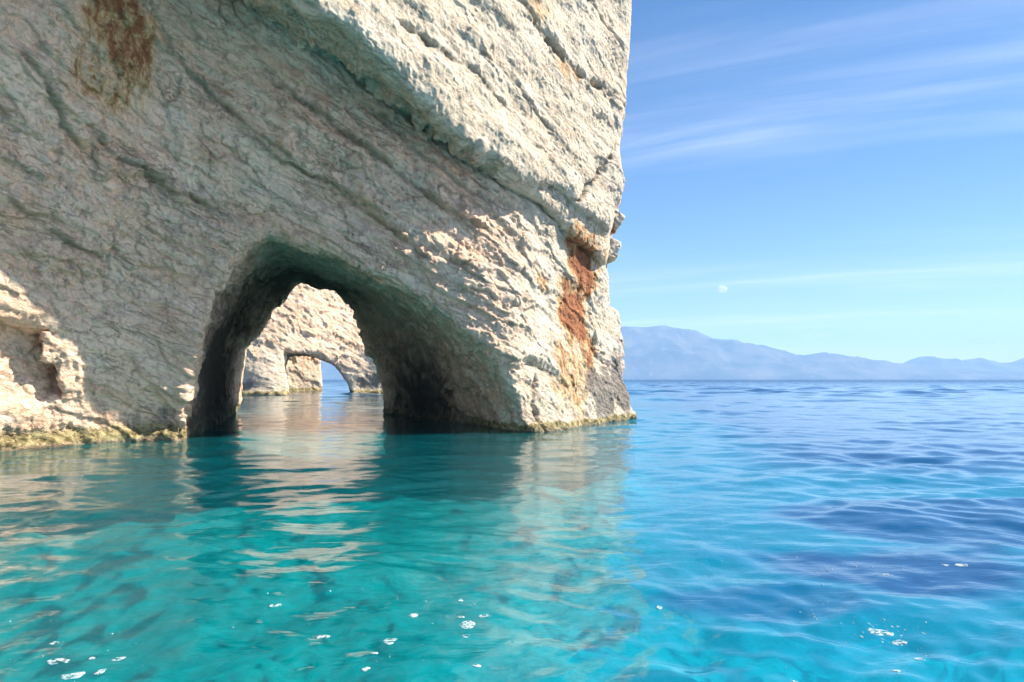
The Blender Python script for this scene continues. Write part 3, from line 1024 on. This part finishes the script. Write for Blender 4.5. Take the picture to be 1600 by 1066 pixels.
# ------------------------------------------------------------------ second headland seen through the arch
def build_far_cliff():
    h = 0.4
    gx_ = np.arange(-66, -2, h)
    gy_ = np.arange(100, 172, h)
    gz_ = np.arange(-2, 27, h)
    X, Y, Z = gx_[:, None, None], gy_[None, :, None], gz_[None, None, :]
    ctrl = [A(340, 618, 110), A(365, 618, 111), A(457, 617, 112.5), A(420, 540, 113.5), A(450, 480, 116), A(450, 400, 118), A(340, 400, 110),
            A(500, 540, 118.5), A(500, 450, 121), A(552, 616, 124), A(600, 616, 127), A(590, 560, 125), A(560, 480, 125.5), A(540, 400, 125.5),
            A(700, 612, 134), A(700, 450, 135), A(250, 618, 106), A(250, 400, 106), A(500, 610, 118)]
    ev = rbf(ctrl)
    Ym = ev(gx_[:, None], gz_[None, :])[:, None, :] - 0.7 * (1 - sstep(gz_, 0.4, 0.9))[None, None, :]
    f = ((Ym - Y) / 1.3).astype(np.float32)
    f = np.maximum(f, (Y - 141).astype(np.float32))
    # right part lies behind the near headland
    f = np.maximum(f, (X + 8).astype(np.float32))
    # second arch
    def curve(pts):
        P = np.array([at(*p) for p in pts])
        P = P[np.argsort(P[:, 2])]
        return P
    L0 = curve([(457, 640, 113), (455, 612, 113), (450, 580, 114), (446, 556, 115), (447, 549, 116), (520, 540, 117), (640, 530, 118)])
    R0 = curve([(553, 640, 124), (552, 612, 124), (546, 596, 123.5), (530, 576, 122), (514, 563, 121), (495, 554, 119.5), (440, 548, 117), (330, 540, 113)])
    L1 = curve([(440, 640, 143), (440, 612, 143), (440, 580, 143), (446, 560, 143), (460, 552, 143), (560, 545, 143), (700, 538, 143)])
    R1 = curve([(551, 640, 143), (550, 612, 143), (546, 596, 143), (530, 577, 143), (514, 564, 143), (495, 556, 143), (440, 550, 143), (330, 544, 143)])
    def wall(P, Q, sgn):
        ax = np.interp(gz_, P[:, 2], P[:, 0])[None, None, :]
        ay = np.interp(gz_, P[:, 2], P[:, 1])[None, None, :] - 1
        bx = np.interp(gz_, Q[:, 2], Q[:, 0])[None, None, :]
        by = np.interp(gz_, Q[:, 2], Q[:, 1])[None, None, :] + 1
        ex, ey = bx - ax, by - ay
        return (sgn * ((X - ax) * ey - (Y - ay) * ex) / np.sqrt(ex * ex + ey * ey)).astype(np.float32)
    f = smax(f, -smax(wall(L0, L1, -1), wall(R0, R1, 1), 0.5), 0.5)
    # pier standing behind the second arch
    a = at(516, 608, 152)
    lean = (gz_ * -0.10)[None, None, :]
    pier = np.maximum(np.maximum(X - (a[0] - 1.2 + lean) + 0.30 * (Y - 150), 150 + 0.9 * (X - a[0]) - Y), np.maximum(Y - 164, -52 - X))
    pier = np.maximum(pier, Z - 19)
    f = np.minimum(f, pier.astype(np.float32))
    f[0], f[-1], f[:, 0], f[:, -1], f[:, :, 0], f[:, :, -1] = 1, 1, 1, 1, 1, 1
    v, q = surface_nets(f, (gx_[0], gy_[0], gz_[0]), h)
    v = relax(v, q, 0.3)
    n = vnormals(v, q)
    c = v[q].mean(1)
    cn = n[q].mean(1)
    px = 800 + FPX * c[:, 0] / c[:, 1]
    fine = (cn[:, 1] < 0.35) & (px > 330) & (px < 640) & (c[:, 2] > -1)
    root = bpy.data.objects.new('sea_cliff', None)
    root.location = (-35, 120, 0)
    COL.objects.link(root)
    tag(root, 'sunlit pale far cliff with a small arch, seen through the big arch', 'cliff')
    inv = -np.array(root.location)
    stains = [(at(478, 592, 150), (3.0, 4, 3.5), 0.62, 'rust'), (at(480, 560, 150), (6, 6, 5), 1.0, 'warm'), (at(500, 480, 121), (22, 14, 14), 0.8, 'warm'),
              (at(575, 600, 126), (4, 4, 2.5), 0.8, 'grey'), (at(390, 605, 112), (3, 4, 1.5), 0.7, 'grey')]
    for nm, sel, sub in (('rear_face', ~fine, 0), ('rock_face', fine & (c[:, 1] < 143), 1), ('rear_pier', fine & (c[:, 1] >= 143), 1)):
        used = np.unique(q[sel])
        b = np.concatenate([v[used], n[used]], 1)
        qq = compact(v, q[sel])[1]
        for _ in range(sub):
            b, qq = subdivide(b, qq)
        nn = b[:, 3:] / (np.linalg.norm(b[:, 3:], axis=1)[:, None] + 1e-9)
        vv, cr = relief(b[:, :3], nn, 1.2, 1.2)
        o = mesh_obj(nm, vv + inv, qq, ROCK_FAR, root, attrs=rock_attrs(vv, cr * 0.4, stains))
        if nm == 'rear_pier':
            o['label'] = 'ochre and rust stained pier behind the small arch'
    return root


build_far_cliff()
for i, (px, row, w_) in enumerate(((512, 605.5, 0.9), (519, 605.5, 0.6), (528, 605.5, 1.1))):  # rock lumps standing in for people afloat, probably kayaks and snorkelers
    p = at(px, row, 215)
    o = rock_lump('floating_speck', (w_, 0.9, 0.9), (p[0], 215, 0.05), (0.2, 0.3, i), None, 50.0 + i, ROCK_FAR, 3, 0.1, (p[0], 215, 0))
    tag(o, ['leftmost of three dark specks afloat beyond the small far arch', 'middle and smallest of three dark specks afloat beyond the far arch',
            'rightmost and largest of three dark specks afloat beyond the far arch'][i], 'speck', 'rocks awash beyond the far arch')
print('far cliff', round(time.time() - T0, 1))

# ------------------------------------------------------------------ mountains across the strait
def mountain_material():
    m, w = new_mat('mountain_scrub')
    pos = w.n('ShaderNodeNewGeometry').outputs['Position']
    n1 = w.noise(pos, 0.0012, 7, 0.6)
    n2 = w.noise(w.n('ShaderNodeMapping', Vector=pos, Scale=(1, 1, 0.5)).outputs[0], 0.004, 7, 0.68)
    col = w.mix(w.ramp(n1, 0.35, 0.65), (0.03, 0.05, 0.03), (0.15, 0.14, 0.10))
    col = w.mix(w.math('MULTIPLY', w.ramp(n2, 0.56, 0.76), 0.7), col, (0.40, 0.38, 0.34))
    bs = w.n('ShaderNodeBsdfDiffuse', Color=col)
    out = w.n('ShaderNodeOutputMaterial')
    w.link(bs.outputs[0], out.inputs[0])
    return m


def build_mountains():
    mat = mountain_material()
    D = 23000.0
    ridge = [(-900, 585), (-300, 560), (200, 548), (520, 545), (760, 527), (900, 516), (965, 513), (1000, 511), (1040, 511), (1090, 517), (1115, 528), (1150, 533),
             (1200, 543), (1250, 556), (1285, 551.5), (1320, 556), (1370, 563), (1420, 570), (1480, 576), (1560, 582), (1700, 588), (1850, 592)]
    ridge2 = [(1150, 590), (1300, 580), (1380, 572), (1420, 567), (1446, 557), (1475, 560), (1505, 564), (1530, 559.5), (1560, 567), (1580, 566), (1605, 558), (1660, 552), (1760, 556), (1900, 570), (2100, 590)]
    for rd, dist, dep, seed in ((ridge, D, 2600.0, 1.0), (ridge2, 27000.0, 1800.0, 77.0)):
        a = np.array(rd, float)
        xs = (a[:, 0] - 800) / FPX * dist
        zs = np.maximum((592 - a[:, 1]) / FPX * dist, 0)
        nx, ny = 420, 70
        x = np.linspace(xs[0], xs[-1], nx)
        y = np.linspace(-1, 1, ny)
        X, Yn = np.meshgrid(x, y, indexing='ij')
        H = np.interp(X, xs, zs)
        prof = np.clip(1 - np.abs(Yn) ** 1.15, 0, 1)
        p = np.stack([X.ravel() / 1500, Yn.ravel() * dep / 1500, np.full(X.size, seed)], 1)
        rn = fbm(p * 1.3, 5, 0.55, True).reshape(X.shape)
        crest = 1 - np.abs(Yn)
        Z = H * prof * (1 + 0.20 * (rn - 0.6) * (1 - crest ** 6)) + 7 * fbm(p * 9, 3).reshape(X.shape) * (prof > 0.05)
        Z = np.where(np.abs(Yn) > 0.985, -70, np.maximum(Z, -70))
        Yw = dist + Yn * dep + 250 * fbm(p * 0.7 + 4, 2).reshape(X.shape)
        v = np.stack([X, Yw, Z], 2).reshape(-1, 3)
        i, j = np.meshgrid(np.arange(nx - 1), np.arange(ny - 1), indexing='ij')
        k = (i * ny + j).ravel()
        o = mesh_obj('mountain', v, np.stack([k, k + ny, k + ny + 1, k + 1], 1), mat)
        tag(o, kind='structure')


build_mountains()

# ------------------------------------------------------------------ small fair-weather clouds beyond the mountains
def build_cloud(px, row, wpx, hpx, seed, label, thin):
    m, w = new_mat('cloud')
    d1 = w.n('ShaderNodeBsdfDiffuse', Color=(0.55, 0.55, 0.55))
    d2 = w.n('ShaderNodeBsdfTranslucent', Color=(0.5, 0.5, 0.5))
    df = w.n('ShaderNodeAddShader')
    w.link(d1.outputs[0], df.inputs[0])
    w.link(d2.outputs[0], df.inputs[1])
    tr = w.n('ShaderNodeBsdfTransparent')
    mx = w.n('ShaderNodeMixShader', Fac=thin)
    w.link(df.outputs[0], mx.inputs[1])
    w.link(tr.outputs[0], mx.inputs[2])
    out = w.n('ShaderNodeOutputMaterial')
    w.link(mx.outputs[0], out.inputs[0])
    y = 34000.0
    c = at(px, row, y)
    k = y / FPX
    g = np.array([(x, yy, z) for x in (-1, 1) for yy in (-1, 1) for z in (-1, 1)], float)
    q = np.array([(0, 1, 3, 2), (4, 6, 7, 5), (0, 4, 5, 1), (2, 3, 7, 6), (0, 2, 6, 4), (1, 5, 7, 3)])
    v = g
    for _ in range(5):
        v, q = subdivide(v, q)
    v = v / np.linalg.norm(v, axis=1)[:, None]
    n = v.copy()
    v = v * (1 + 0.7 * fbm(v * 2.6 + seed, 4, 0.6)[:, None])
    v = v * np.array([wpx * 0.5 * k, wpx * 0.4 * k, hpx * 0.5 * k])
    o = mesh_obj('cloud', v, q, m)
    o.location = c
    tag(o, label, 'cloud', 'small low clouds over the mountains')


build_cloud(1129, 452, 11, 9, 5.0, 'tiny bright white puff of cloud high above the mountain', 0.80)
build_cloud(1275, 526, 30, 7, 15.0, 'faint flat cloud just above the middle hills', 0.93)
build_cloud(1533, 533, 34, 8, 25.0, 'faint flat cloud above the right hills', 0.92)

# ------------------------------------------------------------------ haze over the strait
def build_haze():
    m, w = new_mat('haze')
    vol = w.n('ShaderNodeVolumePrincipled', Color=(0.42, 0.67, 1.0), Density=4.3e-5, Anisotropy=0.0)
    out = w.n('ShaderNodeOutputMaterial')
    w.link(vol.outputs[0], out.inputs['Volume'])
    x0, x1, y0, y1, z0, z1 = -30000, 30000, -29700, 31000, -140, 1720
    v = [(x, y, z) for x in (x0, x1) for y in (y0, y1) for z in (z0, z1)]
    q = [(0, 1, 3, 2), (4, 6, 7, 5), (0, 4, 5, 1), (2, 3, 7, 6), (0, 2, 6, 4), (1, 5, 7, 3)]
    o = mesh_obj('haze', v, q, m, smooth=False)
    tag(o, kind='stuff')


build_haze()

# ------------------------------------------------------------------ foam
def foam_material():
    m, w = new_mat('foam')
    pos = w.n('ShaderNodeNewGeometry').outputs['Position']
    n = w.noise(pos, 40, 4, 0.6)
    col = w.mix(w.ramp(n, 0.3, 0.7), (0.34, 0.44, 0.45), (0.55, 0.62, 0.62))
    bs = w.n('ShaderNodeBsdfPrincipled', Base_Color=col, Roughness=0.7)
    # rafts of bubbles with gaps the water shows through
    gap = w.ramp(w.noise(pos, 16, 5, 0.7), 0.42, 0.56)
    tr = w.n('ShaderNodeBsdfTransparent')
    mx = w.n('ShaderNodeMixShader', Fac=w.math('MULTIPLY', gap, 0.85))
    w.link(tr.outputs[0], mx.inputs[1])
    w.link(bs.outputs[0], mx.inputs[2])
    out = w.n('ShaderNodeOutputMaterial')
    w.link(mx.outputs[0], out.inputs[0])
    return m


FOAM = foam_material()


def ground(px, row):
    c, s = math.cos(PITCH), math.sin(PITCH)
    k = (533.0 - row) / FPX
    dz, dy = s + c * k, c - s * k
    t = -CAM_H / dz
    return (px - 800.0) / FPX * t, dy * t


def foam_mesh(cx, cy, rx, ry, rot, seed, n=26):
    """a low raft of bubbles with an uneven rim, riding on the waves; returns vertices and quads"""
    r_ = np.random.default_rng(seed)
    th = np.linspace(0, 2 * math.pi, n, endpoint=False)
    wob = 1 + sum(r_.normal() * 0.30 / k ** 0.9 * np.cos(k * th + r_.random() * 6.28) for k in (1, 2, 3, 4, 5))
    wob = np.clip(wob, 0.35, 1.9)
    rings = [(1.0, -0.006), (0.95, 0.003), (0.75, 0.005), (0.35, 0.006), (0.05, 0.006)]
    vs_, qs = [], []
    for k, zz in rings:
        lx, ly = rx * wob * np.cos(th) * k, ry * wob * np.sin(th) * k
        x = cx + lx * math.cos(rot) - ly * math.sin(rot)
        y = cy + lx * math.sin(rot) + ly * math.cos(rot)
        vs_.append(np.stack([x, y, wave_height(x, y) + zz], 1))
    for a in range(len(rings) - 1):
        i = np.arange(n)
        qs.append(np.stack([a * n + i, a * n + (i + 1) % n, (a + 1) * n + (i + 1) % n, (a + 1) * n + i], 1))
    return np.concatenate(vs_), np.concatenate(qs)


PATCHES = [  # px, row, half-width px, half-height px, words
    (88, 1033, 15, 5.5, 'pale foam patch near the lower left corner of the water'),
    (110, 1057, 19, 4.5, 'longest foam patch at the bottom left edge of the water'),
    (157, 1050, 6, 4.5, 'small round foam patch right of the two bottom left patches'),
    (186, 1026, 8, 3.5, 'slanted small foam patch right of the bottom left corner'),
    (144, 1028, 5, 1.8, 'thin foam sliver above the bottom left foam patches'),
    (84, 1003, 7, 2, 'highest foam sliver in the lower left corner'),
    (497, 990, 13, 3, 'long thin foam patch left of the round ones at bottom centre'),
    (610, 999, 10, 5.5, 'tilted oval foam patch at the bottom centre'),
    (648, 963, 7, 2.6, 'small foam patch above the tilted oval one'),
    (583, 1019, 7, 2.6, 'small foam patch below left of the tilted oval one'),
    (572, 1045, 7, 2.6, 'lowest small foam patch at the bottom centre'),
    (730, 976, 13, 7, 'largest hooked foam patch right of centre'),
    (728, 996, 7, 2.6, 'small foam patch just under the hooked one'),
    (755, 961, 9, 1.8, 'thin foam streak above right of the hooked patch'),
    (722, 963, 5, 2.2, 'small foam patch just above the hooked one'),
    (720, 938, 5, 2, 'foam fleck farthest above the hooked patch'),
    (746, 1052, 6, 2, 'lone foam fleck at the bottom edge right of centre'),
    (430, 947, 9, 2, 'foam fleck on the reflection streaks below the arch'),
    (1378, 986, 20, 4, 'wide broken foam raft on the blue water at lower right'),
    (1405, 998, 14, 3, 'foam strip on the right below the broken raft'),
    (1437, 1028, 6, 3.2, 'bright foam spot low on the right'),
    (1400, 1048, 6, 3, 'foam spot near the bottom right edge'),
    (1246, 1058, 5, 2.5, 'lone foam spot on the bottom edge of the blue water'),
    (1505, 885, 8, 2, 'small foam streak farthest right on the blue water'),
    (1476, 883, 5, 1.5, 'tiny foam streak second from the right'),
    (1380, 900, 9, 1.6, 'thin foam streak in the middle of the blue water'),
    (1030, 951, 5, 2, 'lone foam fleck on the bright cyan water'),
]


def build_foam():
    for k, (px, row, hw, hh, lab) in enumerate(PATCHES):
        cx, cy = ground(px, row)
        x1, _ = ground(px + hw, row)
        y1, y2 = ground(px, row - hh)[1], ground(px, row + hh)[1]
        v, q = foam_mesh(cx, cy, max(x1 - cx, 0.02), max((y1 - y2) * 0.5, 0.03), 0.25 * math.sin(k * 2.3), 100 + k)
        o0 = np.array([cx, cy, 0])
        o = mesh_obj('foam_patch', v - o0, q, FOAM)
        o.location = o0
        tag(o, lab, 'foam', 'foam patches drifting on the water')
    # the many flecks between them
    r_ = np.random.default_rng(5)
    V, Q, n = [], [], 0
    def clus(px, row, sx_, sy_, cnt, smin_, smax_):
        return [(px + r_.normal() * sx_, row + r_.normal() * sy_, smin_ + (smax_ - smin_) * r_.random() ** 2) for _ in range(cnt)]
    spots = clus(1300, 955, 25, 10, 22, 0.8, 2.6) + clus(1380, 985, 35, 7, 45, 0.8, 3.2) + clus(1440, 1010, 10, 14, 16, 0.8, 2.6) \
        + clus(1405, 1050, 14, 10, 12, 0.8, 2.6) + clus(1380, 885, 60, 8, 26, 0.8, 2.2) + clus(1280, 900, 14, 12, 10, 0.8, 2.2) \
        + clus(1080, 885, 30, 12, 10, 0.8, 2.0) + clus(1240, 1035, 8, 16, 8, 0.8, 2.0) + clus(480, 900, 70, 40, 30, 0.8, 2.2) \
        + clus(740, 950, 30, 30, 22, 0.7, 2.2) + clus(600, 1020, 50, 30, 18, 0.7, 2.0) + clus(120, 1020, 60, 25, 16, 0.8, 2.4)
    for k, (px, row, sz_) in enumerate(spots):
        sz_ *= 0.62
        row = min(row, 1075)
        cx, cy = ground(px, row)
        x1, _ = ground(px + sz_, row)
        y1, y2 = ground(px, row - sz_ * 0.5)[1], ground(px, row + sz_ * 0.5)[1]
        v, q = foam_mesh(cx, cy, x1 - cx, (y1 - y2) * 0.5, 0.3, 500 + k, 8)
        V.append(v); Q.append(q + n); n += len(v)
    o = mesh_obj('foam_flecks', np.concatenate(V), np.concatenate(Q), FOAM)
    tag(o, 'scattered tiny white foam flecks on the water', 'foam', kind='stuff')


build_foam()
print('done', round(time.time() - T0, 1))
